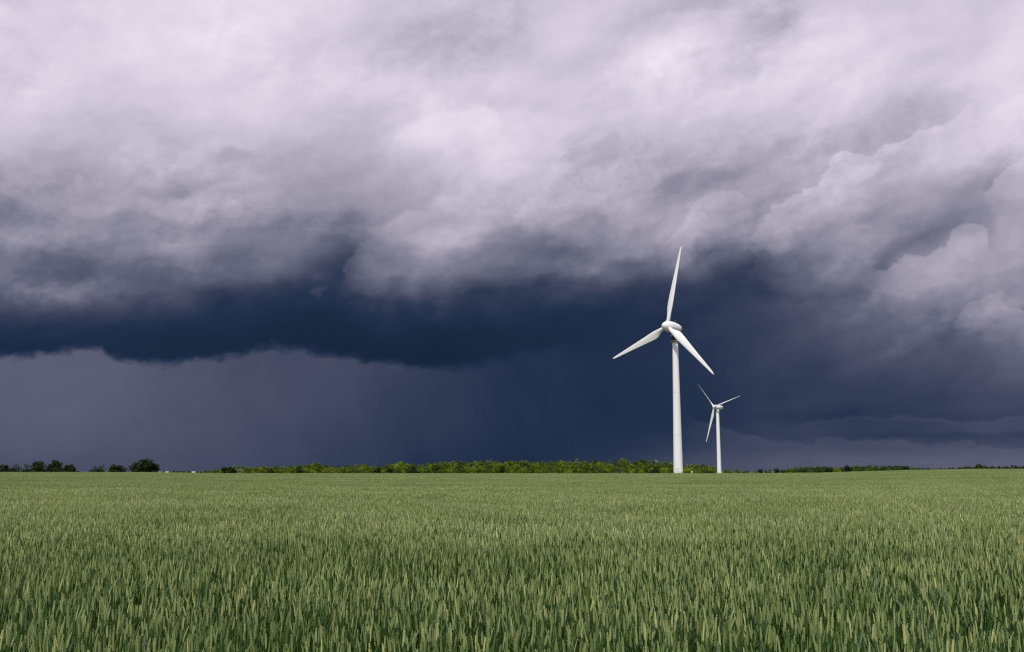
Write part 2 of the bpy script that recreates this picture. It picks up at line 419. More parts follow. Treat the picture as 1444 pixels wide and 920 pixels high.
# ------------------------------------------------------------------ ground sheet
def soil_material():
    m, nt, b = new_mat('soil_and_far_meadow')
    tc = N(nt, 'ShaderNodeTexCoord')
    n1 = N(nt, 'ShaderNodeTexNoise'); n1.inputs['Scale'].default_value = 3.0; n1.inputs['Detail'].default_value = 6
    nt.links.new(tc.outputs['Object'], n1.inputs['Vector'])
    r = N(nt, 'ShaderNodeValToRGB')
    r.color_ramp.elements[0].color = (.035, .030, .018, 1); r.color_ramp.elements[1].color = (.085, .070, .045, 1)
    nt.links.new(n1.outputs[0], r.inputs[0])
    n2 = N(nt, 'ShaderNodeTexNoise'); n2.inputs['Scale'].default_value = .012; n2.inputs['Detail'].default_value = 5
    nt.links.new(tc.outputs['Object'], n2.inputs['Vector'])
    g = N(nt, 'ShaderNodeValToRGB')
    g.color_ramp.elements[0].color = (.07, .10, .035, 1); g.color_ramp.elements[1].color = (.12, .14, .06, 1)
    nt.links.new(n2.outputs[0], g.inputs[0])
    sx = N(nt, 'ShaderNodeSeparateXYZ'); nt.links.new(tc.outputs['Object'], sx.inputs[0])
    mr = N(nt, 'ShaderNodeMapRange'); mr.inputs[1].default_value = FIELD_END; mr.inputs[2].default_value = FIELD_END + 4
    nt.links.new(sx.outputs[1], mr.inputs[0])
    mx = N(nt, 'ShaderNodeMix', data_type='RGBA'); nt.links.new(mr.outputs[0], mx.inputs[0])
    nt.links.new(r.outputs[0], mx.inputs[6]); nt.links.new(g.outputs[0], mx.inputs[7])
    nt.links.new(mx.outputs[2], b.inputs['Base Color']); b.inputs['Roughness'].default_value = 1.0; b.inputs['Specular IOR Level'].default_value = 0.0
    return m

def build_ground():
    ys = np.concatenate([np.arange(-40, 80, 2.0), np.arange(80, 270, 5.0), np.arange(270, 420, 10.0), [450, 500, 600, 800, 1200, 2000, 4000, 9000]])
    t = np.linspace(-1, 1, 90)
    V = []; 
    for y in ys:
        w = max(60, abs(y) * 1.2 + 60)
        for k in t: V.append((k * w, y, terrain(k * w, y)))
    nx = len(t); F = []
    for j in range(len(ys) - 1):
        for i in range(nx - 1):
            a = j * nx + i; F.append((a, a + 1, a + nx + 1, a + nx))
    me = mesh_np('ground', V, [np.array(F)], [soil_material()], smooth=True)
    tag(link('ground', me), kind='structure')
build_ground()
# ------------------------------------------------------------------ wheat
def wheat_materials():
    def base(name, stops, rough, trans, scale_noise=.55):
        m = bpy.data.materials.new(name); m.use_nodes = True
        nt = m.node_tree; b = nt.nodes['Principled BSDF']; out = nt.nodes['Material Output']
        at = N(nt, 'ShaderNodeAttribute', attribute_type='GEOMETRY', attribute_name='tone')
        ge = N(nt, 'ShaderNodeNewGeometry')
        n1 = N(nt, 'ShaderNodeTexNoise'); n1.inputs['Scale'].default_value = .09; n1.inputs['Detail'].default_value = 4
        n2 = N(nt, 'ShaderNodeTexNoise'); n2.inputs['Scale'].default_value = .75; n2.inputs['Detail'].default_value = 3
        for n in (n1, n2): nt.links.new(ge.outputs['Position'], n.inputs['Vector'])
        ad = N(nt, 'ShaderNodeMath', operation='ADD'); nt.links.new(n1.outputs[0], ad.inputs[0]); nt.links.new(n2.outputs[0], ad.inputs[1])
        ma = N(nt, 'ShaderNodeMath', operation='MULTIPLY_ADD'); nt.links.new(ad.outputs[0], ma.inputs[0])
        ma.inputs[1].default_value = scale_noise * 1.2; ma.inputs[2].default_value = -scale_noise * 1.2
        a2 = N(nt, 'ShaderNodeMath', operation='ADD'); nt.links.new(ma.outputs[0], a2.inputs[0]); nt.links.new(at.outputs['Fac'], a2.inputs[1])
        r = N(nt, 'ShaderNodeValToRGB'); cr = r.color_ramp
        while len(cr.elements) < len(stops): cr.elements.new(.5)
        for e, (p, c) in zip(cr.elements, stops): e.position = p; e.color = (*c, 1)
        nt.links.new(a2.outputs[0], r.inputs[0]); nt.links.new(r.outputs[0], b.inputs['Base Color'])
        b.inputs['Roughness'].default_value = rough
        b.inputs['Specular IOR Level'].default_value = .18
        if trans:
            t = N(nt, 'ShaderNodeBsdfTranslucent'); nt.links.new(r.outputs[0], t.inputs['Color'])
            mx = N(nt, 'ShaderNodeMixShader'); mx.inputs[0].default_value = trans
            nt.links.new(b.outputs[0], mx.inputs[1]); nt.links.new(t.outputs[0], mx.inputs[2])
            nt.links.new(mx.outputs[0], out.inputs['Surface'])
        return m
    ear = base('wheat_ear', [(0, (.105, .152, .038)), (.35, (.206, .270, .093)), (.7, (.335, .395, .160)), (1, (.520, .525, .210))], .62, .12)
    leaf = base('wheat_leaf', [(0, (.017, .046, .004)), (.45, (.036, .086, .010)), (.75, (.060, .118, .028)), (1, (.150, .215, .165))], .45, .30)
    stem = base('wheat_stem', [(0, (.032, .078, .012)), (1, (.080, .135, .034))], .6, .10)
    return [ear, leaf, stem]
WM = wheat_materials()

def octa(hx, hy, hz):
    v = np.array([(0, 0, hz), (hx, 0, 0), (0, hy, 0), (-hx, 0, 0), (0, -hy, 0), (0, 0, -hz)], float)
    f = np.array([(0, 1, 2), (0, 2, 3), (0, 3, 4), (0, 4, 1), (5, 2, 1), (5, 3, 2), (5, 4, 3), (5, 1, 4)])
    return v, f
def ear_template(lod):
    """Unit ear: z 0..1 is its length (scaled later), x/y in metres."""
    V, F = [], []
    if lod == 0:
        n = 9
        for i in range(n):
            for s in (-1, 1):
                v, f = octa(.0040, .0046, .105)
                z = .07 + (i + (.5 if s > 0 else 0)) * .093
                w = (.86, 1.0, 1.06, 1.05, 1.0, .94, .86, .76, .62)[i]
                v = v * (w, w, 1)
                v[:, 0] += s * .0034 + (v[:, 2]) * s * .022      # spikelets lean outwards
                v[:, 2] += z
                F.append(f + sum(len(q) for q in V)); V.append(v)
        v, f = octa(.0036, .0036, .09); v[:, 2] += .93
        F.append(f + sum(len(q) for q in V)); V.append(v)
        return np.concatenate(V), np.concatenate(F)
    if lod == 1:
        zs = np.linspace(0, 1, 8); rr = [.003, .0066, .0054, .0072, .0056, .0068, .0048, .0012]
        for z, r_ in zip(zs, rr):
            for k in range(4):
                a = math.pi / 4 + k * math.pi / 2
                V.append((r_ * 1.02 * math.cos(a), r_ * 1.02 * math.sin(a), z))
        T = []
        for i in range(7):
            for k in range(4):
                a, b = i * 4 + k, i * 4 + (k + 1) % 4
                T += [(a, b, b + 4), (a, b + 4, a + 4)]
        return np.array(V, float), np.array(T)
    V = [(0, 0, 0), (.0075, 0, .35), (0, .0075, .35), (-.0075, 0, .35), (0, -.0075, .35), (0, 0, 1)]
    T = [(0, 2, 1), (0, 3, 2), (0, 4, 3), (0, 1, 4), (5, 1, 2), (5, 2, 3), (5, 3, 4), (5, 4, 1)]
    return np.array(V, float), np.array(T)

def wheat_patch(name, size, n, lod, seed, leafy=0.0):
    g = np.random.default_rng(seed)
    ev, ef = ear_template(lod)
    VV, FF, MI, TT = [], [], [], []
    off = 0
    k = int(math.ceil(math.sqrt(n)))
    cells = [(i, j) for i in range(k) for j in range(k)]; g.shuffle(cells)
    for (ci, cj) in cells[:n]:
        x0 = (ci + g.uniform(0, 1)) / k * size - size / 2
        y0 = (cj + g.uniform(0, 1)) / k * size - size / 2
        h = g.normal(.755, .045) - (g.random() < .25) * g.uniform(.03, .16)   # height at the ear's foot
        L = g.uniform(.078, .112)
        lx, ly = g.normal(0, .045), g.normal(0, .045)
        bx_, by_ = g.normal(0, .065), g.normal(0, .065)
        tone = float(np.clip(g.normal(.45, .24), 0, 1)); az = g.uniform(0, 2 * math.pi)
        has_ear = g.random() > leafy * .45
        top = np.array([x0 + lx * h, y0 + ly * h, h])
        if has_ear:
            c, s = math.cos(az), math.sin(az)
            w = g.uniform(.74, 1.0)
            q = ev.copy(); X = (q[:, 0] * c - q[:, 1] * s) * w; Y = (q[:, 0] * s + q[:, 1] * c) * w; Z = q[:, 2] * L
            X = X + top[0] + Z * (lx + bx_) + bx_ * Z * Z / L * .8
            Y = Y + top[1] + Z * (ly + by_) + by_ * Z * Z / L * .8
            Z = Z + top[2]
            VV.append(np.stack([X, Y, Z], 1)); FF.append(ef + off); off += len(q)
            MI.append(np.zeros(len(ef), int)); TT.append(np.full(len(q), tone))
        # stem
        zb = .12 if lod == 0 else (.30 if lod == 1 else .55)
        r_ = .0019 if lod < 2 else .003
        ring = [(r_ * math.cos(a), r_ * math.sin(a)) for a in (0, 2.1, 4.2)]
        v = [(x0 + lx * zb + p, y0 + ly * zb + q_, zb) for p, q_ in ring] + [(top[0] + p, top[1] + q_, h + .004) for p, q_ in ring]
        t = []
        for i in range(3):
            a, b = i, (i + 1) % 3
            t += [(a, b, b + 3), (a, b + 3, a + 3)]
        VV.append(np.array(v)); FF.append(np.array(t) + off); off += 6
        MI.append(np.full(6, 2)); TT.append(np.full(6, tone))
        # leaves
        nl = (5, 3, 1)[lod]
        for li in range(nl):
            if lod == 2 and g.random() < .35: continue
            a = g.uniform(0, 2 * math.pi)
            zl = (g.uniform(.50, .64), g.uniform(.40, .56), g.uniform(.34, .46), g.uniform(.26, .38), g.uniform(.18, .30))[li] * (1.04 if lod < 2 else 1.08)
            ln = g.uniform(.16, .26) * (1 + leafy * .25); wd = g.uniform(.0045, .0078) * (1.6 if lod == 2 else 1)
            up = g.uniform(.55, 1.35); droop = g.uniform(.3, 2.4)
            seg = (5, 3, 2)[lod]
            ca, sa = math.cos(a), math.sin(a)
            px, pz = 0.0, zl; ang = up; v = []
            tw = g.uniform(-.7, .7)
            for i in range(seg + 1):
                u = i / seg
                ww = wd * (1 - u ** 2.2) * (.65 + .35 * min(1, u * 4)) + .0003
                th = tw * u
                ox, oy, oz = -sa * ww * math.cos(th), ca * ww * math.cos(th), ww * math.sin(th)
                cx = x0 + lx * pz + ca * px; cy = y0 + ly * pz + sa * px
                v += [(cx + ox, cy + oy, pz + oz), (cx - ox, cy - oy, pz - oz)]
                st = ln / seg
                px += st * math.cos(ang); pz += st * math.sin(ang)
                ang -= droop * ln / seg * 5.0 * u * u * (2.0 if i > seg / 2 else 1.0)
            t = []
            for i in range(seg):
                b = 2 * i; t += [(b, b + 1, b + 3), (b, b + 3, b + 2)]
            lt = float(np.clip(g.normal(.42, .2) + (.32 if li == 0 and g.random() < .22 else 0), 0, 1))
            VV.append(np.array(v)); FF.append(np.array(t) + off); off += len(v)
            MI.append(np.full(len(t), 1)); TT.append(np.full(len(v), lt))
    me = mesh_np(name, np.concatenate(VV), [np.concatenate(FF)], WM, np.concatenate(MI), False, {'tone': np.concatenate(TT)})
    o = bpy.data.objects.new(name, me)
    return o

def build_wheat():
    src = bpy.data.collections.new('wheat_patches')          # source meshes, only used through the field's instancer
    patches = []
    def add(prefix, cnt, *a, **k):
        ids = []
        for i in range(cnt):
            o = wheat_patch('p%02d_%s' % (len(patches), prefix), *a, seed=100 + len(patches), **k)
            src.objects.link(o); ids.append(len(patches)); patches.append(o)
        return ids
    near = add('near', 6, 1.0, 172, 0)
    leaf = add('leafy', 3, 1.0, 190, 0, leafy=.9)
    mid = add('mid', 5, 1.0, 240, 1)
    far = add('far', 5, 2.0, 1250, 2)
    P, VAR, ROT, SC = [], [], [], []
    g = np.random.default_rng(55)
    def sparse(x, y):       # greener, thinner crop by the corner of the tramline on the near right, and spots in front
        d = math.hypot((x - 3.3) / 1.7, (y - 6.3) / 2.6)
        d2 = min(math.hypot((x - (-.1)) / 1.0, (y - 4.7) / .9), math.hypot((x - 1.0) / 1.0, (y - 4.7) / .8))
        return max(0, 1 - d), max(0, 1 - d2)
    def put(x, y, ids, flat=1.0, dz=0.0, sxy=1.0):
        v = int(g.choice(ids))
        P.append((x, y, terrain(x, y) + dz)); VAR.append(v)
        ROT.append(float(g.integers(0, 4)) * math.pi / 2)
        fl = 1 if g.random() < .5 else -1
        SC.append((fl * sxy, sxy, flat * g.uniform(.985, 1.015)))
    def swell(x, y):        # crop height varies softly over the field
        return 1 + .030 * math.sin(x * .9 + y * .35 + 2 * math.sin(y * .4)) * math.sin(y * .62 + x * .2) + .045 * math.sin(x * .31 + y * .17) * math.sin(y * .23 - x * .11 + 2) + .02 * math.sin(x * 1.7) * math.sin(y * 1.3 + 1)
    def tram(x, y):         # wheel tracks crossing the left of the field, ragged
        yc = 50.5 + .05 * x + .5 * math.sin(x * .5)
        k = smooth01((x + 19) / 5) * (1 - smooth01((x + 9) / 5))
        if x > 4 or x < -40 or abs(y - yc) > 1.3 + .9 * k: return 1.0
        return 1 - (.16 + .50 * k) * g.uniform(.5, 1.1)
    for j in range(0, 14):
        y = j + .5
        w = int(.62 * y + 4)
        for i in range(-w, w + 1):
            s1, s2 = sparse(i, y)
            ids = leaf if g.random() < max(s1 * 1.6, s2 * 1.3, .3 if y < 6 else .06) else near
            put(i, y, ids, swell(i, y) * (1 - .10 * s1 - .08 * s2))
    for j in range(14, 62):
        y = j + .5
        w = int(.60 * y + 5)
        for i in range(-w, w + 1):
            f = swell(i, y)
            f *= tram(i, y)
            put(i, y, mid, f)
    y = 63.0
    while y < FIELD_END:
        w = int((.58 * y + 8) / 2)
        for i in range(-w, w + 1):
            put(i * 2.0, y, far, swell(i * 2.0, y))
        y += 2.0
    me = bpy.data.meshes.new('wheat_field')
    me.vertices.add(len(P)); me.vertices.foreach_set('co', np.array(P, np.float32).ravel())
    a = me.attributes.new('variant', 'INT', 'POINT'); a.data.foreach_set('value', np.array(VAR, np.int32))
    a = me.attributes.new('turn', 'FLOAT', 'POINT'); a.data.foreach_set('value', np.array(ROT, np.float32))
    a = me.attributes.new('size', 'FLOAT_VECTOR', 'POINT'); a.data.foreach_set('vector', np.array(SC, np.float32).ravel())
    for m in WM: me.materials.append(m)
    o = link('wheat_field', me)
    tag(o, 'dense field of green unripe wheat filling the foreground', 'wheat', kind='stuff')
    ng = bpy.data.node_groups.new('wheat_scatter', 'GeometryNodeTree')
    ng.interface.new_socket('Geometry', in_out='INPUT', socket_type='NodeSocketGeometry')
    ng.interface.new_socket('Geometry', in_out='OUTPUT', socket_type='NodeSocketGeometry')
    gi = N(ng, 'NodeGroupInput'); go = N(ng, 'NodeGroupOutput')
    ci = N(ng, 'GeometryNodeCollectionInfo'); ci.inputs['Collection'].default_value = src
    ci.inputs['Separate Children'].default_value = True; ci.inputs['Reset Children'].default_value = True
    ip = N(ng, 'GeometryNodeInstanceOnPoints'); ip.inputs['Pick Instance'].default_value = True
    def named(nm, dt):
        n = N(ng, 'GeometryNodeInputNamedAttribute', data_type=dt); n.inputs['Name'].default_value = nm
        return [s for s in n.outputs if s.name == 'Attribute' and s.enabled][0]
    cx = N(ng, 'ShaderNodeCombineXYZ'); ng.links.new(named('turn', 'FLOAT'), cx.inputs[2])
    er = N(ng, 'FunctionNodeEulerToRotation'); ng.links.new(cx.outputs[0], er.inputs[0])
    ng.links.new(gi.outputs[0], ip.inputs['Points']); ng.links.new(ci.outputs[0], ip.inputs['Instance'])
    ng.links.new(named('variant', 'INT'), ip.inputs['Instance Index'])
    ng.links.new(er.outputs[0], ip.inputs['Rotation']); ng.links.new(named('size', 'FLOAT_VECTOR'), ip.inputs['Scale'])
    ng.links.new(ip.outputs[0], go.inputs[0])
    md = o.modifiers.new('scatter', 'NODES'); md.node_group = ng
build_wheat()
# ------------------------------------------------------------------ wind turbines
def paint(name, col, rough=.38, dirt=.06, streak=True):
    m, nt, b = new_mat(name)
    tc = N(nt, 'ShaderNodeTexCoord'); mp = N(nt, 'ShaderNodeMapping'); mp.inputs['Scale'].default_value = (1.2, 1.2, .12)
    nt.links.new(tc.outputs['Object'], mp.inputs[0])
    n = N(nt, 'ShaderNodeTexNoise'); n.inputs['Scale'].default_value = 1.6; n.inputs['Detail'].default_value = 7
    nt.links.new(mp.outputs[0], n.inputs['Vector'])
    r = N(nt, 'ShaderNodeValToRGB')
    r.color_ramp.elements[0].position = .3; r.color_ramp.elements[1].position = .62
    r.color_ramp.elements[0].color = (*[c * (1 - dirt * 2.2) for c in col], 1); r.color_ramp.elements[1].color = (*col, 1)
    nt.links.new(n.outputs[0], r.inputs[0]); nt.links.new(r.outputs[0], b.inputs['Base Color'])
    b.inputs['Roughness'].default_value = rough
    return m
WHITE = paint('white_coating', (.82, .81, .82), .38, .025)
BLADEW = paint('blade_gelcoat', (.83, .83, .82), .32, .02)
DARKM = paint('dark_bearing_steel', (.035, .042, .045), .5)
GREYM = paint('grey_steel_deck', (.42, .44, .40), .5)
SEAM = paint('grey_joint', (.45, .45, .46), .5)
JOINT = paint('white_joint', (.72, .72, .73), .4)

def make_blade(R_, chord, root_r, parent, hub_r, pitch_tab, sweep=0.0):
    """Blade along +Z of the rotor frame; rotor axis (towards the wind) = +Y; leading edge towards +X for pitch 0."""
    st = np.linspace(0, 1, 30)
    bm = bmesh.new(); rings = []
    npt = 20
    for s in st:
        z = hub_r + s * (R_ - hub_r)
        u = z / R_
        c = chord(u); rt = smooth01((u - .06) / .14)           # round root blending into an aerofoil
        th = (1 - rt) * 1.0 + rt * (.30 - .17 * u)
        pa = R(float(np.interp(u, [p[0] for p in pitch_tab], [p[1] for p in pitch_tab])))
        ring = []
        for k in range(npt):
            a = 2 * math.pi * k / npt
            xc = .5 * math.cos(a)                               # + = leading edge
            yt = .5 * math.sin(a) * th
            if rt > 0:
                q = .5 - xc                                     # 0 at LE, 1 at TE
                foil = 2.6 * (.2969 * math.sqrt(max(q, 0)) - .126 * q - .3516 * q * q + .2843 * q ** 3 - .1015 * q ** 4) * th / .52
                yt = (1 - rt) * yt + rt * foil * (1 if math.sin(a) >= 0 else -.75)
            X = (xc - .18 * rt) * c; Y = yt * c
            ring.append(bm.verts.new((X * math.cos(pa) - Y * math.sin(pa), X * math.sin(pa) + Y * math.cos(pa) + sweep * u * u, z)))
        rings.append(ring)
    for a, b in zip(rings, rings[1:]):
        for k in range(npt): bm.faces.new((a[k], a[(k + 1) % npt], b[(k + 1) % npt], b[k]))
    bm.faces.new(rings[-1]); bm.faces.new(list(reversed(rings[0])))
    o = bm_obj('blade', bm, BLADEW, parent)
    return o

def rotor_matrix(yaw, tilt):
    n = Vector((-math.sin(yaw) * math.cos(tilt), -math.cos(yaw) * math.cos(tilt), math.sin(tilt)))
    h = Vector((math.cos(yaw), -math.sin(yaw), 0))
    v = n.cross(h) if n.cross(h).z > 0 else h.cross(n)
    return n, h, v

def set_frame(o, X, Y, Z, loc):
    m = Matrix((X, Y, Z)).transposed().to_4x4(); m.translation = loc
    o.matrix_local = m

def turbine(label, hub, yaw_deg, tilt_deg, theta, R_, over, r_base, r_top, z_base, egg, chord, pitch_tab):
    n, h, v = rotor_matrix(R(yaw_deg), R(tilt_deg))
    hub = Vector(hub)
    base = Vector((hub.x, hub.y, 0)) - Vector((n.x, n.y, 0)).normalized() * over
    base.z = z_base
    root = empty('wind_turbine', base)
    tag(root, label, 'wind turbine', 'white wind turbines beyond the wheat field')
    Ht = hub.z - z_base - (4.35 if egg else 1.25)
    bm = bmesh.new()
    prof = []
    for i in range(25):
        t = i / 24
        prof.append((r_base + (r_top - r_base) * (t ** .92), t * Ht))
    lathe(bm, prof, 48)
    tw = bm_obj('tower', bm, WHITE, root)
    for t in (.30, .62):                                       # flange joints between tower sections
        rr = r_base + (r_top - r_base) * (t ** .92)
        bm = bmesh.new(); lathe(bm, [(rr + .012, t * Ht - .035), (rr + .012, t * Ht + .035)], 48, cap0=False, cap1=False)
        bm_obj('flange_joint', bm, JOINT, tw)
    # door facing the field track
    da = R(248) if egg else R(250)
    dm = Matrix.Rotation(da, 4, 'Z')
    bm = bmesh.new(); box(bm, (r_base - .012, 0, 1.55), (.16, .95, 2.2), dm)
    bmesh.ops.bevel(bm, geom=bm.edges[:], offset=.03, segments=2, affect='EDGES')
    d = bm_obj('door', bm, paint('door_paint', (.70, .70, .72)), tw, smooth=False)
    bm = bmesh.new(); box(bm, (r_base + .09, .33, 1.5), (.05, .04, .22), dm)
    bm_obj('door_handle', bm, DARKM, d, smooth=False)
    # nacelle, built along +Y (towards the wind) with its origin at the hub centre
    if egg:
        bm = bmesh.new()
        def egg_r(y):                                          # radius along the axis, y towards the wind from the hub centre
            q = 1.95 - y
            if q < 3.1: return 1.62 * math.sqrt(max(0.0, 1 - ((3.1 - q) / 3.1) ** 2)) if q > 0 else .002
            t = (q - 3.1) / 4.1
            return 1.62 * (1 - .40 * t ** 2.1)
        turn = Matrix.Rotation(-math.pi / 2, 4, 'X')
        prof = [(egg_r(1.95 - 3.0 * (i / 26) ** 1.7), 1.95 - 3.0 * (i / 26) ** 1.7) for i in range(27)]   # the turning front shell
        prof[0] = (.002, 1.95)
        lathe(bm, prof, 56, turn, cap0=False)
        hb = bm_obj('spinner', bm, WHITE, root)
        set_frame(hb, h, n, v, hub - base)
        bm = bmesh.new()
        prof = [(egg_r(-1.06) - .03, -1.055)] + [(egg_r(-1.075 - 4.0 * i / 20), -1.075 - 4.0 * i / 20) for i in range(21)]
        r_end = egg_r(-5.075)
        prof += [(r_end * (.93), -5.20), (r_end * .76, -5.28), (r_end * .5, -5.31)]
        lathe(bm, prof, 56, turn)
        nc = bm_obj('nacelle', bm, WHITE, root)
        set_frame(nc, h, n, v, hub - base)
        # cooling grille round the tail, roof hatch and anemometer mast
        bm = bmesh.new()
        for i in range(6):
            y = -4.35 - i * .13
            lathe(bm, [(egg_r(y) + .014, y), (egg_r(y) + .006, y - .045)], 40, turn, False, False)
        bm_obj('tail_grille', bm, SEAM, nc)
        bm = bmesh.new()
        hm = Matrix.Translation((.66, -3.3, 1.20)) @ Matrix.Rotation(R(30), 4, 'Y') @ Matrix.Rotation(R(17), 4, 'X')
        box(bm, (0, 0, 0), (.36, .52, .16), hm)
        bm_obj('roof_hatch', bm, DARKM, nc, smooth=False)
        bm = bmesh.new()
        lathe(bm, [(.03, .0), (.03, .75)], 8, Matrix.Translation((0, -3.2, 1.25)))
        box(bm, (0, -3.2, 2.0), (.5, .05, .05))
        lathe(bm, [(.07, .0), (.07, .12)], 8, Matrix.Translation((.24, -3.2, 2.0)))
        bm_obj('wind_sensor', bm, GREYM, nc, smooth=False)
        # yaw neck with its two service decks
        zt = Ht
        bm = bmesh.new(); lathe(bm, [(.95, 0), (.95, 3.1)], 32, Matrix.Translation((0, 0, zt)))
        nk = bm_obj('yaw_neck', bm, DARKM, root)
        for dz, r2, nm in ((.05, 1.34, 'service_deck'), (1.72, 1.34, 'service_deck')):
            bm = bmesh.new()
            lathe(bm, [(.80, zt + dz), (r2, zt + dz + .02), (r2 + .04, zt + dz + .14), (r2, zt + dz + .20), (.80, zt + dz + .20)], 36, None, False, False)
            bm_obj(nm, bm, GREYM, nk)
        bm = bmesh.new()
        for k in range(12):
            a = 2 * math.pi * k / 12
            lathe(bm, [(.025, zt + .24), (.025, zt + 1.73)], 6, Matrix.Translation((1.20 * math.cos(a), 1.20 * math.sin(a), 0)), False, False)
        lathe(bm, [(1.20, zt + .78), (1.24, zt + .80), (1.20, zt + .82)], 36, None, False, False)
        bm_obj('deck_railing', bm, DARKM, nk)
        hub_r = 1.05
    else:
        bm = bmesh.new()
        prof = [(.001, 1.15)] + [(.92 * math.sin(t * math.pi / 2), 1.15 - 1.15 * (1 - math.cos(t * math.pi / 2))) for t in np.linspace(.12, 1, 10)] + [(.95, -.7)]
        lathe(bm, prof, 32, Matrix.Rotation(-math.pi / 2, 4, 'X'), cap0=False)
        hb = bm_obj('spinner', bm, WHITE, root); set_frame(hb, h, n, v, hub - base)
        bm = bmesh.new()                                        # long rounded box
        box(bm, (0, -3.9, .12), (2.5, 6.2, 2.75))
        for vv in bm.verts:
            if vv.co.y < -6:
                vv.co.z = vv.co.z * .86 + .14; vv.co.x *= .9
            elif vv.co.y > -1: vv.co.z *= .92
        bmesh.ops.bevel(bm, geom=bm.edges[:], offset=.42, segments=4, affect='EDGES')
        nc = bm_obj('nacelle', bm, WHITE, root); set_frame(nc, h, n, v, hub - base)
        bm = bmesh.new(); lathe(bm, [(.95, Ht - .02), (.95, Ht + .32)], 32)
        bm_obj('yaw_ring', bm, DARKM, root)
        bm = bmesh.new()
        lathe(bm, [(.035, .0), (.035, 1.1)], 8, Matrix.Translation((0, -6.4, 1.2)))
        box(bm, (0, -6.4, 2.3), (.9, .06, .06))
        bm_obj('wind_sensor', bm, GREYM, nc, smooth=False)
        hub_r = .7
    for k in range(3):
        th = R(theta) + k * 2 * math.pi / 3
        bl = make_blade(R_, chord, .5, root, hub_r, pitch_tab)
        Z = h * math.sin(th) + v * math.cos(th)
        X = h * math.cos(th) - v * math.sin(th)                 # direction of rotation = leading edge
        set_frame(bl, X, n, Z, hub - base)
        if egg:                                                 # root collar on the spinner
            bm = bmesh.new(); lathe(bm, [(.60, 1.22), (.63, 1.26), (.63, 1.60), (.60, 1.64)], 24, None, False, False)
            bm_obj('root_collar', bm, WHITE, bl)
    return root

ct1 = ([0, .06, .10, .16, .22, .30, .5, .75, .93, .985, 1], [1.05, 1.05, 1.2, 1.9, 2.4, 2.3, 1.75, 1.12, .66, .38, .06])
ct2 = ([0, .06, .12, .20, .28, .5, .75, .95, .99, 1], [.85, .85, 1.05, 1.45, 1.42, 1.02, .60, .32, .18, .04])
turbine('tall near wind turbine with an egg shaped white nacelle and broad blades', (44.93, 285, 43.31), 51.53, 4, 11.35, 23.57, 3.2, 1.38, .80,
        terrain(47, 286), True, lambda u: float(np.interp(u, *ct1)), [(0, 20), (.15, 14), (.35, 6), (.7, 2), (1, 0)])
turbine('smaller distant wind turbine with a box shaped nacelle and slender blades', (127.09, 627, 41.9), 56.99, 4, 76.0, 23.1, 2.9, 1.35, .92,
        terrain(129, 628), False, lambda u: float(np.interp(u, *ct2)), [(0, 50), (.2, 48), (.5, 45), (1, 42)])
# ------------------------------------------------------------------ trees, bushes, woodland
def leaf_mat(name, lo, hi, hue=0.0):
    m = bpy.data.materials.new(name); m.use_nodes = True
    nt = m.node_tree; b = nt.nodes['Principled BSDF']; out = nt.nodes['Material Output']
    at = N(nt, 'ShaderNodeAttribute', attribute_type='GEOMETRY', attribute_name='tone')
    r = N(nt, 'ShaderNodeValToRGB'); r.color_ramp.elements[0].color = (*lo, 1); r.color_ramp.elements[1].color = (*hi, 1)
    nt.links.new(at.outputs['Fac'], r.inputs[0]); nt.links.new(r.outputs[0], b.inputs['Base Color'])
    b.inputs['Roughness'].default_value = .6; b.inputs['Specular IOR Level'].default_value = .10
    t = N(nt, 'ShaderNodeBsdfTranslucent'); nt.links.new(r.outputs[0], t.inputs['Color'])
    mx = N(nt, 'ShaderNodeMixShader'); mx.inputs[0].default_value = .22
    nt.links.new(b.outputs[0], mx.inputs[1]); nt.links.new(t.outputs[0], mx.inputs[2]); nt.links.new(mx.outputs[0], out.inputs['Surface'])
    return m
LEAF = {
    'dark': leaf_mat('dark_and_shaded_leaves', (.010, .020, .005), (.030, .046, .011)),  # dark foliage; on the left trees this colour carries painted-in cloud shadow
    'deep': leaf_mat('deep_green_leaves', (.018, .040, .007), (.050, .085, .014)),
    'mid': leaf_mat('mid_green_leaves', (.036, .070, .004), (.125, .180, .012)),
    'bright': leaf_mat('bright_green_leaves', (.075, .120, .006), (.225, .280, .020)),
    'pale': leaf_mat('pale_silver_green_leaves', (.10, .14, .05), (.30, .33, .16)),
    'grey': leaf_mat('grey_green_leaves', (.040, .070, .025), (.10, .14, .055)),
}
KINDS = list(LEAF)
BARK, _nt, _b = new_mat('bark'); _b.inputs['Base Color'].default_value = (.07, .055, .04, 1); _b.inputs['Roughness'].default_value = .9
_n = N(_nt, 'ShaderNodeTexNoise'); _n.inputs['Scale'].default_value = 9; _r = N(_nt, 'ShaderNodeValToRGB')
_r.color_ramp.elements[0].color = (.03, .024, .018, 1); _r.color_ramp.elements[1].color = (.12, .10, .075, 1)
_nt.links.new(_n.outputs[0], _r.inputs[0]); _nt.links.new(_r.outputs[0], _b.inputs['Base Color'])

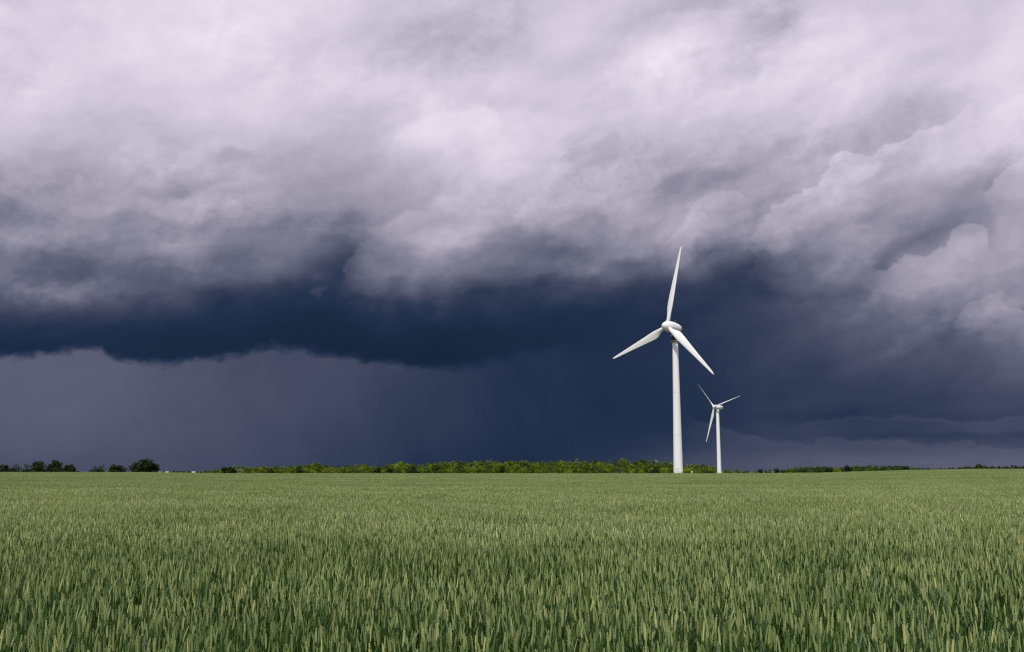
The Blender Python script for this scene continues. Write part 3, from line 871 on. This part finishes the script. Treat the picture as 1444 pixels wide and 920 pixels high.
def crown_arrays(g, w, h, z0, n, leaf, lobes=9, shape='round', low=False):
    """Leaf-clump quads spread through the shells of several lobes. w,h: crown width and height, z0: crown bottom."""
    C, Rr = [], []
    for i in range(lobes):
        a = g.uniform(0, 2 * math.pi); t = g.uniform(0, 1) ** .6
        zz = g.uniform(.18, .82)
        if low and i % 2 == 0: zz = g.uniform(.12, .4); t = max(t, .55)
        prof = math.sin(math.pi * min(1, .12 + zz * .88)) ** .6 if shape == 'round' else (1 - zz * .75)
        if low: prof = max(prof, .95)
        rad = t * w * .33 * prof
        C.append((rad * math.cos(a), rad * math.sin(a), z0 + zz * h))
        Rr.append(g.uniform(.13, .36) * min(w, h * 1.5))
    C = np.array(C); Rr = np.array(Rr)
    # fit to the wanted box
    top = (C[:, 2] + Rr * .85).max(); C[:, 2] += z0 + h - top
    ext = (np.hypot(C[:, 0], C[:, 1]) + Rr).max(); s = (w / 2) / ext; C[:, :2] *= s; Rr = Rr * min(1.1, (1 + s) / 2)
    which = g.integers(0, lobes, n)
    d = g.normal(size=(n, 3)); d /= np.linalg.norm(d, axis=1)[:, None]
    rr = Rr[which] * (g.random(n) ** .35) * g.uniform(.85, 1.12, n)
    P = C[which] + d * rr[:, None] * np.array([1, 1, .85])
    lo = z0 + leaf * .3
    P[:, 2] = np.where(P[:, 2] < lo, lo + g.random(n) * h * .25, P[:, 2])
    # quad frame: normal biased outwards and up
    nn = d + np.array([0, 0, .35]) + g.normal(scale=.55, size=(n, 3)); nn /= np.linalg.norm(nn, axis=1)[:, None]
    t = np.cross(nn, g.normal(size=(n, 3))); t /= np.linalg.norm(t, axis=1)[:, None]
    b = np.cross(nn, t)
    sz = leaf * g.uniform(.55, 1.25, n)[:, None]
    V = np.stack([P - t * sz * .5, P - b * sz * .32 + nn * sz * .08, P + t * sz * .5, P + b * sz * .32 + nn * sz * .08], 1).reshape(-1, 3)
    F = np.arange(4 * n).reshape(-1, 4)
    lob_t = g.uniform(-.18, .18, lobes)
    tone = np.clip(.5 + lob_t[which] + g.normal(scale=.22, size=n), 0, 1)
    return V, F, np.repeat(tone, 4)

def trunk_mesh(name, g, h, r, spread, limbs=5):
    bm = bmesh.new()
    def tube(p0, p1, r0, r1, seg=7):
        d = (p1 - p0); L = d.length; q = d.to_track_quat('Z', 'Y').to_matrix().to_4x4(); q.translation = p0
        lathe(bm, [(r0, 0), ((r0 + r1) / 2 * .96, L / 2), (r1, L)], seg, q)
    top = Vector((g.uniform(-.05, .05) * h, g.uniform(-.05, .05) * h, h))
    tube(Vector((0, 0, -.4)), top, r, r * .55)
    for i in range(limbs):
        a = 2 * math.pi * (i + g.uniform(-.3, .3)) / limbs
        s = top * g.uniform(.55, .98)
        tube(s, s + Vector((math.cos(a) * spread, math.sin(a) * spread, h * g.uniform(.35, .8))), r * .42, r * .12, 6)
    bmesh.ops.recalc_face_normals(bm, faces=bm.faces)
    me = bpy.data.meshes.new(name); bm.to_mesh(me); bm.free(); me.materials.append(BARK)
    for p in me.polygons: p.use_smooth = True
    return me

CAMF = 1404 / math.cos(PITCH)
def at_x(px, Y): return (px - 722) / CAMF * Y          # bearing read off the photo -> metres at distance Y
def top_z(py, Y): return EYE.z + (665 - py) / CAMF * Y

def tree(px0, px1, pytop, Y, leafkind, label, cat='tree', n=1100, lobes=9, shape='round', group=None, bush=False, leaf=None, seed=None, dy=0.0):
    g = np.random.default_rng(seed if seed is not None else int(px0 * 13 + pytop * 7) % 100000)
    x = at_x((px0 + px1) / 2, Y); w = (px1 - px0) / CAMF * Y
    z = terrain(x, Y); H = top_z(pytop, Y) - z
    root = empty('bush' if bush else 'tree', (x, Y, z), 0.0)
    tag(root, label, cat, group)
    z0 = .15 if bush else H * .18
    V, F, T = crown_arrays(g, w, H - z0, z0, int(n * 1.7), leaf or max(.5, w * .095), lobes, shape, bush)
    me = mesh_np('foliage' if bush else 'crown', V, [F], [LEAF[leafkind]], None, False, {'tone': T})
    link('foliage' if bush else 'crown', me, root)
    link('stem' if bush else 'trunk', trunk_mesh('stem' if bush else 'trunk', g, H * (.35 if bush else .45), max(.10, H * (.018 if bush else .028)), w * .22), root)
    return root

def wood_mass(name, label, profile, Y0, Y1, rows, kinds, step, seed, n_per=330, hvar=.12, leaf_min=.5, front=.45):
    """A far-off wood: many crowns merged, its skyline following the profile (bearing, top)."""
    g = np.random.default_rng(seed)
    Vs, Fs, Ts, Ms = [], [], [], []; off = 0
    px0, px1 = profile[0][0], profile[-1][0]
    xs = [p[0] for p in profile]; ys = [p[1] for p in profile]
    for r_ in range(rows):
        f = r_ / max(1, rows - 1)
        Y = Y0 + (Y1 - Y0) * f
        px = px0 + g.uniform(0, step)
        while px < px1:
            wpx = step * g.uniform(1.2, 2.6)
            Yt = Y + g.uniform(-6, 6)
            py = float(np.interp(px, xs, ys))
            base = 668.5
            k = (front + (1.03 - front) * f) * g.uniform(1 - hvar, 1.0 if f < 1 else 1.03)
            py2 = base - (base - py) * min(k, 1.04)
            x = at_x(px, Yt); z = terrain(x, Yt); H = max(1.6, top_z(py2, Yt) - z); w = min(wpx / CAMF * Yt, H * 1.5)
            V, F, T = crown_arrays(g, max(w, 2.5), H * .94, H * .04, n_per, max(leaf_min, w * .11), 6, 'round', True)
            V = V + (x, Yt, z)
            wts = np.array([q[1] for q in kinds], float)
            kd = kinds[int(g.choice(len(kinds), p=wts / wts.sum()))][0]
            Vs.append(V); Fs.append(F + off); off += len(V); Ts.append(np.clip(T + g.uniform(-.2, .2), 0, 1)); Ms.append(np.full(len(F), KINDS.index(kd)))
            px += step * g.uniform(.7, 1.25)
    me = mesh_np(name, np.concatenate(Vs), [np.concatenate(Fs)], [LEAF[k] for k in KINDS], np.concatenate(Ms), False, {'tone': np.concatenate(Ts)})
    o = link(name, me)
    tag(o, label, 'woodland', kind='stuff')
    return o

wood_mass('woodland', 'bright green woodland along the horizon behind the wind turbines',
    [(286, 665), (296, 663.5), (306, 661), (318, 658.2), (331, 657), (360, 657), (400, 656.5), (430, 654), (446, 652.5), (465, 655), (480, 656), (510, 653.5), (530, 656),
     (548, 653), (563, 651.5), (580, 654), (598, 655), (604, 652), (620, 650), (660, 648.5), (700, 648.5), (760, 649), (812, 649), (850, 649), (877, 647.5),
     (893, 650), (910, 648), (925, 648.5), (950, 652), (980, 654), (1000, 654.5), (1009, 657)],
    686, 790, 7, [('bright', 3.5), ('mid', 6), ('deep', 2.2), ('grey', .5), ('pale', .08)], 8.0, 11, 420, hvar=.06)
wood_mass('woodland', 'low dark green woodland on the right horizon beyond the field',
    [(1104, 663), (1112, 660), (1130, 657.2), (1165, 657), (1185, 658.5), (1200, 656.4), (1230, 655.6), (1275, 655.8), (1290, 658.5), (1316, 660.5)],
    755, 830, 6, [('deep', 5), ('mid', 3), ('grey', 1.5), ('dark', 1.5)], 7.0, 12, 420, leaf_min=.8, front=.72)
wood_mass('woodland', 'thin dark strip of distant woodland at the far right edge',
    [(1284, 659.8), (1310, 659.8), (1340, 659.6), (1360, 659), (1385, 658), (1400, 657), (1412, 657.8), (1425, 656.2), (1470, 655.8)],
    1150, 1250, 3, [('dark', 5), ('deep', 2)], 5.0, 13, 320, leaf_min=1.4, front=.8)

wood_mass('woodland', 'faint low line of far bushes on the horizon between the big dark tree and the central woodland',
    [(224, 665.0), (238, 664.5), (255, 664.2), (270, 664.8), (284, 664.4), (298, 664.2)],
    1420, 1460, 2, [('deep', 3), ('mid', 2)], 5.0, 14, 120, leaf_min=1.6, front=.9)

GW = 'bushes at the front edge of the woodland'
for a in [
    (306, 336, 658.5, 640, 'dark', 'dark round bush at the left end of the central woodland'),
    (373, 396, 660, 655, 'dark', 'low dark bush at the woodland edge, right of the silvery shrub'),
    (414, 432, 655.5, 660, 'deep', 'narrow deep green bush in the left part of the woodland edge'),
    (524, 542, 657.5, 655, 'deep', 'deep green bush at the woodland edge, leftmost of three close together'),
    (543, 556, 659.5, 650, 'dark', 'small dark bush at the woodland edge between two larger dark bushes'),
    (570, 592, 655.5, 655, 'dark', 'big dark round bush standing out against the light woodland'),
    (609, 623, 657.5, 655, 'dark', 'dark low bush at the woodland edge right of the big round one'),
    (697, 713, 656.5, 655, 'deep', 'deep green bush in the middle of the woodland edge'),
    (862, 884, 658.5, 655, 'grey', 'grey green rounded bush at the woodland edge left of the near turbine'),
    (914, 933, 657.5, 655, 'dark', 'dark bush at the woodland edge nearest the tall turbine on its left'),
]:
    tree(*a, cat='bush', n=650, lobes=7, group=GW, bush=True)
tree(326, 346, 655.5, 668, 'pale', 'pale silvery shrub near the left end of the central woodland', 'bush', n=600, bush=True, lobes=6)
tree(436, 460, 651.5, 740, 'mid', 'taller domed tree above the left part of the central woodland', n=900)
tree(552, 580, 650.8, 745, 'bright', 'broad light green tree crown above the dark round bush', n=900)
tree(806, 818, 646.8, 770, 'pale', 'whitish tree top rising from the middle of the woodland', n=500, lobes=6)
tree(868, 888, 645.6, 770, 'bright', 'light green tree crown at the highest point of the woodland', n=800)
tree(896, 922, 646.4, 775, 'deep', 'dark green broad tree beside the highest light crown', n=900)

# left: hedge bushes and the two dark trees
GL = 'dark hedge bushes on the left horizon'
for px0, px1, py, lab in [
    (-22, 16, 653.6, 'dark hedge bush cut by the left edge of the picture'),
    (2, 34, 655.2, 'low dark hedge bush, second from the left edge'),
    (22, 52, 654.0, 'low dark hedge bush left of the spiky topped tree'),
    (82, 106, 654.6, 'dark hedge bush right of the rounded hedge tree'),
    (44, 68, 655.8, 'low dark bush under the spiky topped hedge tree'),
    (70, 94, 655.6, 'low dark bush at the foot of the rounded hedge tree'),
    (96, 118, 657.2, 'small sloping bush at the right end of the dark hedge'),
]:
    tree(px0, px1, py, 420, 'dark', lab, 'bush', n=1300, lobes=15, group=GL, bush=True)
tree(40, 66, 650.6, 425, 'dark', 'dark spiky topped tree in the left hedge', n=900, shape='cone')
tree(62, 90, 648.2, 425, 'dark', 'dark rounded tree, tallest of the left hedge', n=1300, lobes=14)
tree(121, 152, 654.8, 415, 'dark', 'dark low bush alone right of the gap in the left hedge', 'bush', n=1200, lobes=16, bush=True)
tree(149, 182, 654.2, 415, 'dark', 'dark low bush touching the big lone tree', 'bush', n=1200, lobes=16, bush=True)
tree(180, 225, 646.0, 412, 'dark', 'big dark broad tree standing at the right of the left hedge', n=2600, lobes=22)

# right: single bushes between the far turbine and the right woodland, and beyond
GR = 'small bushes right of the far wind turbine'
for px0, px1, py, k, lab in [
    (1016, 1036, 662.3, 'mid', 'low green bush just right of the far turbine tower'),
    (1033, 1047, 662.2, 'mid', 'low green bush left of a small dark bush, right of the far turbine'),
    (1046, 1057, 662.6, 'dark', 'small dark bush at the left of the gap in the right tree line'),
    (1060, 1071, 664.2, 'mid', 'tiny low bush just right of the gap in the right tree line'),
    (1067, 1079, 661.0, 'dark', 'dark rounded bush right of the gap in the tree line'),
    (1077, 1090, 661.6, 'grey', 'grey green bush between two dark bushes right of the gap'),
    (1088, 1102, 659.9, 'dark', 'dark domed bush left of the low right woodland'),
    (1098, 1112, 661.8, 'deep', 'low deep green bush at the left end of the right woodland'),
]:
    tree(px0, px1, py, 740, k, lab, 'bush', n=500, lobes=6, group=GR, bush=True)
tree(1160, 1176, 658.2, 745, 'dark', 'dark round bush inside the low right woodland', 'bush', n=600, bush=True)
tree(1175, 1189, 659.3, 745, 'bright', 'bright green bush inside the low right woodland', 'bush', n=600, bush=True)
tree(1189, 1202, 655.4, 748, 'dark', 'dark uneven tree rising above the low right woodland', n=600, shape='cone')
tree(1270, 1284, 655.9, 748, 'dark', 'dark tree at the right end of the low right woodland', n=700)
tree(1358, 1392, 654.8, 700, 'deep', 'broad olive green bush at the field edge on the far right', 'bush', n=1500, lobes=11, bush=True)
tree(1337, 1348, 659.3, 1100, 'dark', 'small dark tree in the thin distant strip, left of the broad bush', n=400)
# ------------------------------------------------------------------ small things
def house(px, Y, w, d, hw, hr, label, seed):
    x = at_x(px, Y); z = top_z(664.6, Y) - hw - hr - .5
    root = empty('house', (x, Y, z), R(8 * seed))
    tag(root, label, 'house', 'far away white houses left of the woodland')
    bm = bmesh.new(); box(bm, (0, 0, hw / 2 - 1.5), (w, d, hw + 3))
    bm_obj('wall', bm, paint('white_render', (.55, .55, .54), .8), root, smooth=False)
    bm = bmesh.new()
    e = .35
    v = [bm.verts.new(q) for q in [(-w / 2 - e, -d / 2 - e, hw), (w / 2 + e, -d / 2 - e, hw), (w / 2 + e, d / 2 + e, hw), (-w / 2 - e, d / 2 + e, hw), (-w / 2 - e, 0, hw + hr), (w / 2 + e, 0, hw + hr)]]
    for f in ((0, 1, 5, 4), (2, 3, 4, 5), (3, 0, 4), (1, 2, 5), (3, 2, 1, 0)): bm.faces.new([v[i] for i in f])
    bm_obj('roof', bm, paint('grey_roof', (.42, .40, .39), .8), root, smooth=False)
    return root
house(225, 1300, 4.2, 7, 3.0, 1.4, 'tiny white house nearest the big dark tree on the left', 1)
house(235.5, 1320, 3.6, 6, 2.8, 1.3, 'tiny white house second from the big dark tree', 2)
house(273, 1310, 4.2, 6, 3.0, 1.4, 'tiny white house next to the left end of the woodland', 3)
for px0, px1, py, lab in [(228, 234, 664.0, 'tiny dark bush between two far white houses'), (243, 253, 664.2, 'tiny low bush right of the far white houses'),
                          (275, 280, 664.4, 'tiny dark bush right of the last far white house'), (281, 300, 663.6, 'low green bush tapering off the left end of the woodland')]:
    tree(px0, px1, py, 1250 if px0 < 280 else 690, 'deep' if px0 < 280 else 'mid', lab, 'bush', n=250, lobes=5, bush=True)

# white marker post showing above the crop right of the near turbine
def marker():
    Y = 268.0; x = at_x(975.6, Y); z = terrain(x, Y)
    root = empty('marker_post', (x, Y, z)); tag(root, 'short white marker post in the wheat right of the tall turbine', 'marker post')
    zt = top_z(664.2, Y) - z
    bm = bmesh.new(); lathe(bm, [(.06, -.3), (.06, zt - .25)], 12)
    bm_obj('post', bm, WHITE, root)
    bm = bmesh.new(); box(bm, (0, 0, zt - .22), (.28, .10, .36)); bmesh.ops.bevel(bm, geom=bm.edges[:], offset=.03, segments=2, affect='EDGES')
    bm_obj('marker_head', bm, WHITE, root, smooth=False)
marker()

# birds
def bird(px, py, Y, span, heading, bank, flap, col, label):
    m, nt, b = new_mat('plumage'); 
    n = N(nt, 'ShaderNodeTexNoise'); n.inputs['Scale'].default_value = 30
    r = N(nt, 'ShaderNodeValToRGB'); r.color_ramp.elements[0].color = (*col, 1); r.color_ramp.elements[1].color = (*[c * 1.8 for c in col], 1)
    nt.links.new(n.outputs[0], r.inputs[0]); nt.links.new(r.outputs[0], b.inputs['Base Color']); b.inputs['Roughness'].default_value = .7
    bm = bmesh.new()
    L = span * .42
    prof = [(0, .0), (.10, .06), (.16, .16), (.15, .24), (.22, .40), (.20, .60), (.10, .82), (.03, 1.0)]
    rings = []
    seg = 12
    for r_, t in prof:
        rings.append([bm.verts.new((r_ * L * .55 * math.cos(2 * math.pi * i / seg) + 0, L * (.5 - t), r_ * L * .5 * math.sin(2 * math.pi * i / seg))) for i in range(seg)])
    for a, c in zip(rings, rings[1:]):
        for i in range(seg): bm.faces.new((a[i], a[(i + 1) % seg], c[(i + 1) % seg], c[i]))
    # tail fan
    tv = [bm.verts.new(q) for q in [(-.03 * L, -.45 * L, .01 * L), (.03 * L, -.45 * L, .01 * L), (.13 * L, -.82 * L, .01 * L), (0, -.76 * L, .012 * L), (-.13 * L, -.82 * L, .01 * L)]]
    bm.faces.new(tv)
    # two wings: bent, tapered, with thickness
    for s in (-1, 1):
        st = [(.05, .20, -.12, 0), (.22, .22, -.10, flap * .55), (.36, .12, -.16, flap * .75), (.50, -.14, -.20, flap * .80)]
        up, dn = [], []
        for fx, le, te, zz in st:
            x = s * fx * span; z = zz * span
            up.append((bm.verts.new((x, le * L * 1.6, z + .008 * L)), bm.verts.new((x, te * L * 1.6, z + .002 * L))))
            dn.append((bm.verts.new((x, le * L * 1.6, z - .012 * L)), bm.verts.new((x, te * L * 1.6, z - .002 * L))))
        for i in range(len(st) - 1):
            bm.faces.new((up[i][0], up[i][1], up[i + 1][1], up[i + 1][0])); bm.faces.new((dn[i][0], dn[i + 1][0], dn[i + 1][1], dn[i][1]))
            bm.faces.new((up[i][0], up[i + 1][0], dn[i + 1][0], dn[i][0])); bm.faces.new((up[i][1], dn[i][1], dn[i + 1][1], up[i + 1][1]))
    o = bm_obj('bird', bm, m, None)
    o.location = (at_x(px, Y), Y, top_z(py, Y)); o.rotation_euler = (R(8), bank, heading)
    tag(o, label, 'bird')
bird(806.3, 630.6, 130, .46, R(70), R(35), .35, (.012, .011, .012), 'small dark bird flying above the woodland left of the turbines')
bird(1269.5, 609.8, 170, .36, R(-75), R(-25), .30, (.060, .045, .040), 'tiny brownish bird in the sky above the right woodland')
# ------------------------------------------------------------------ sun, camera, view
sun = bpy.data.lights.new('sun', 'SUN'); sun.energy = 3.0; sun.angle = R(2.5); sun.color = (1.0, .96, .90)
so = bpy.data.objects.new('sun', sun); COL.objects.link(so)
sd_ = Vector((math.sin(SUN_AZ) * math.cos(SUN_EL), math.cos(SUN_AZ) * math.cos(SUN_EL), math.sin(SUN_EL)))
so.rotation_euler = (-sd_).to_track_quat('-Z', 'Y').to_euler()
so.location = (0, -20, 30)

cam = bpy.data.cameras.new('camera'); cam.lens = 35; cam.sensor_width = 36; cam.sensor_fit = 'HORIZONTAL'
cam.clip_start = .1; cam.clip_end = 20000
co = bpy.data.objects.new('camera', cam); COL.objects.link(co)
co.location = EYE; co.rotation_euler = (math.pi / 2 + PITCH, 0, 0)
scene.camera = co
scene.render.engine = 'CYCLES'
scene.cycles.max_bounces = 8; scene.cycles.diffuse_bounces = 3; scene.cycles.transparent_max_bounces = 8
scene.render.resolution_x = 1024; scene.render.resolution_y = 652
vs = scene.view_settings
scene.display_settings.display_device = 'sRGB'
vs.view_transform = 'Standard'; vs.look = 'None'; vs.exposure = 0.0; vs.gamma = 1.0; vs.use_curve_mapping = False
scene.cycles.use_adaptive_sampling = True; scene.cycles.adaptive_threshold = .012; scene.cycles.adaptive_min_samples = 24
scene.cycles.use_denoising = False; scene.cycles.filter_width = 1.25
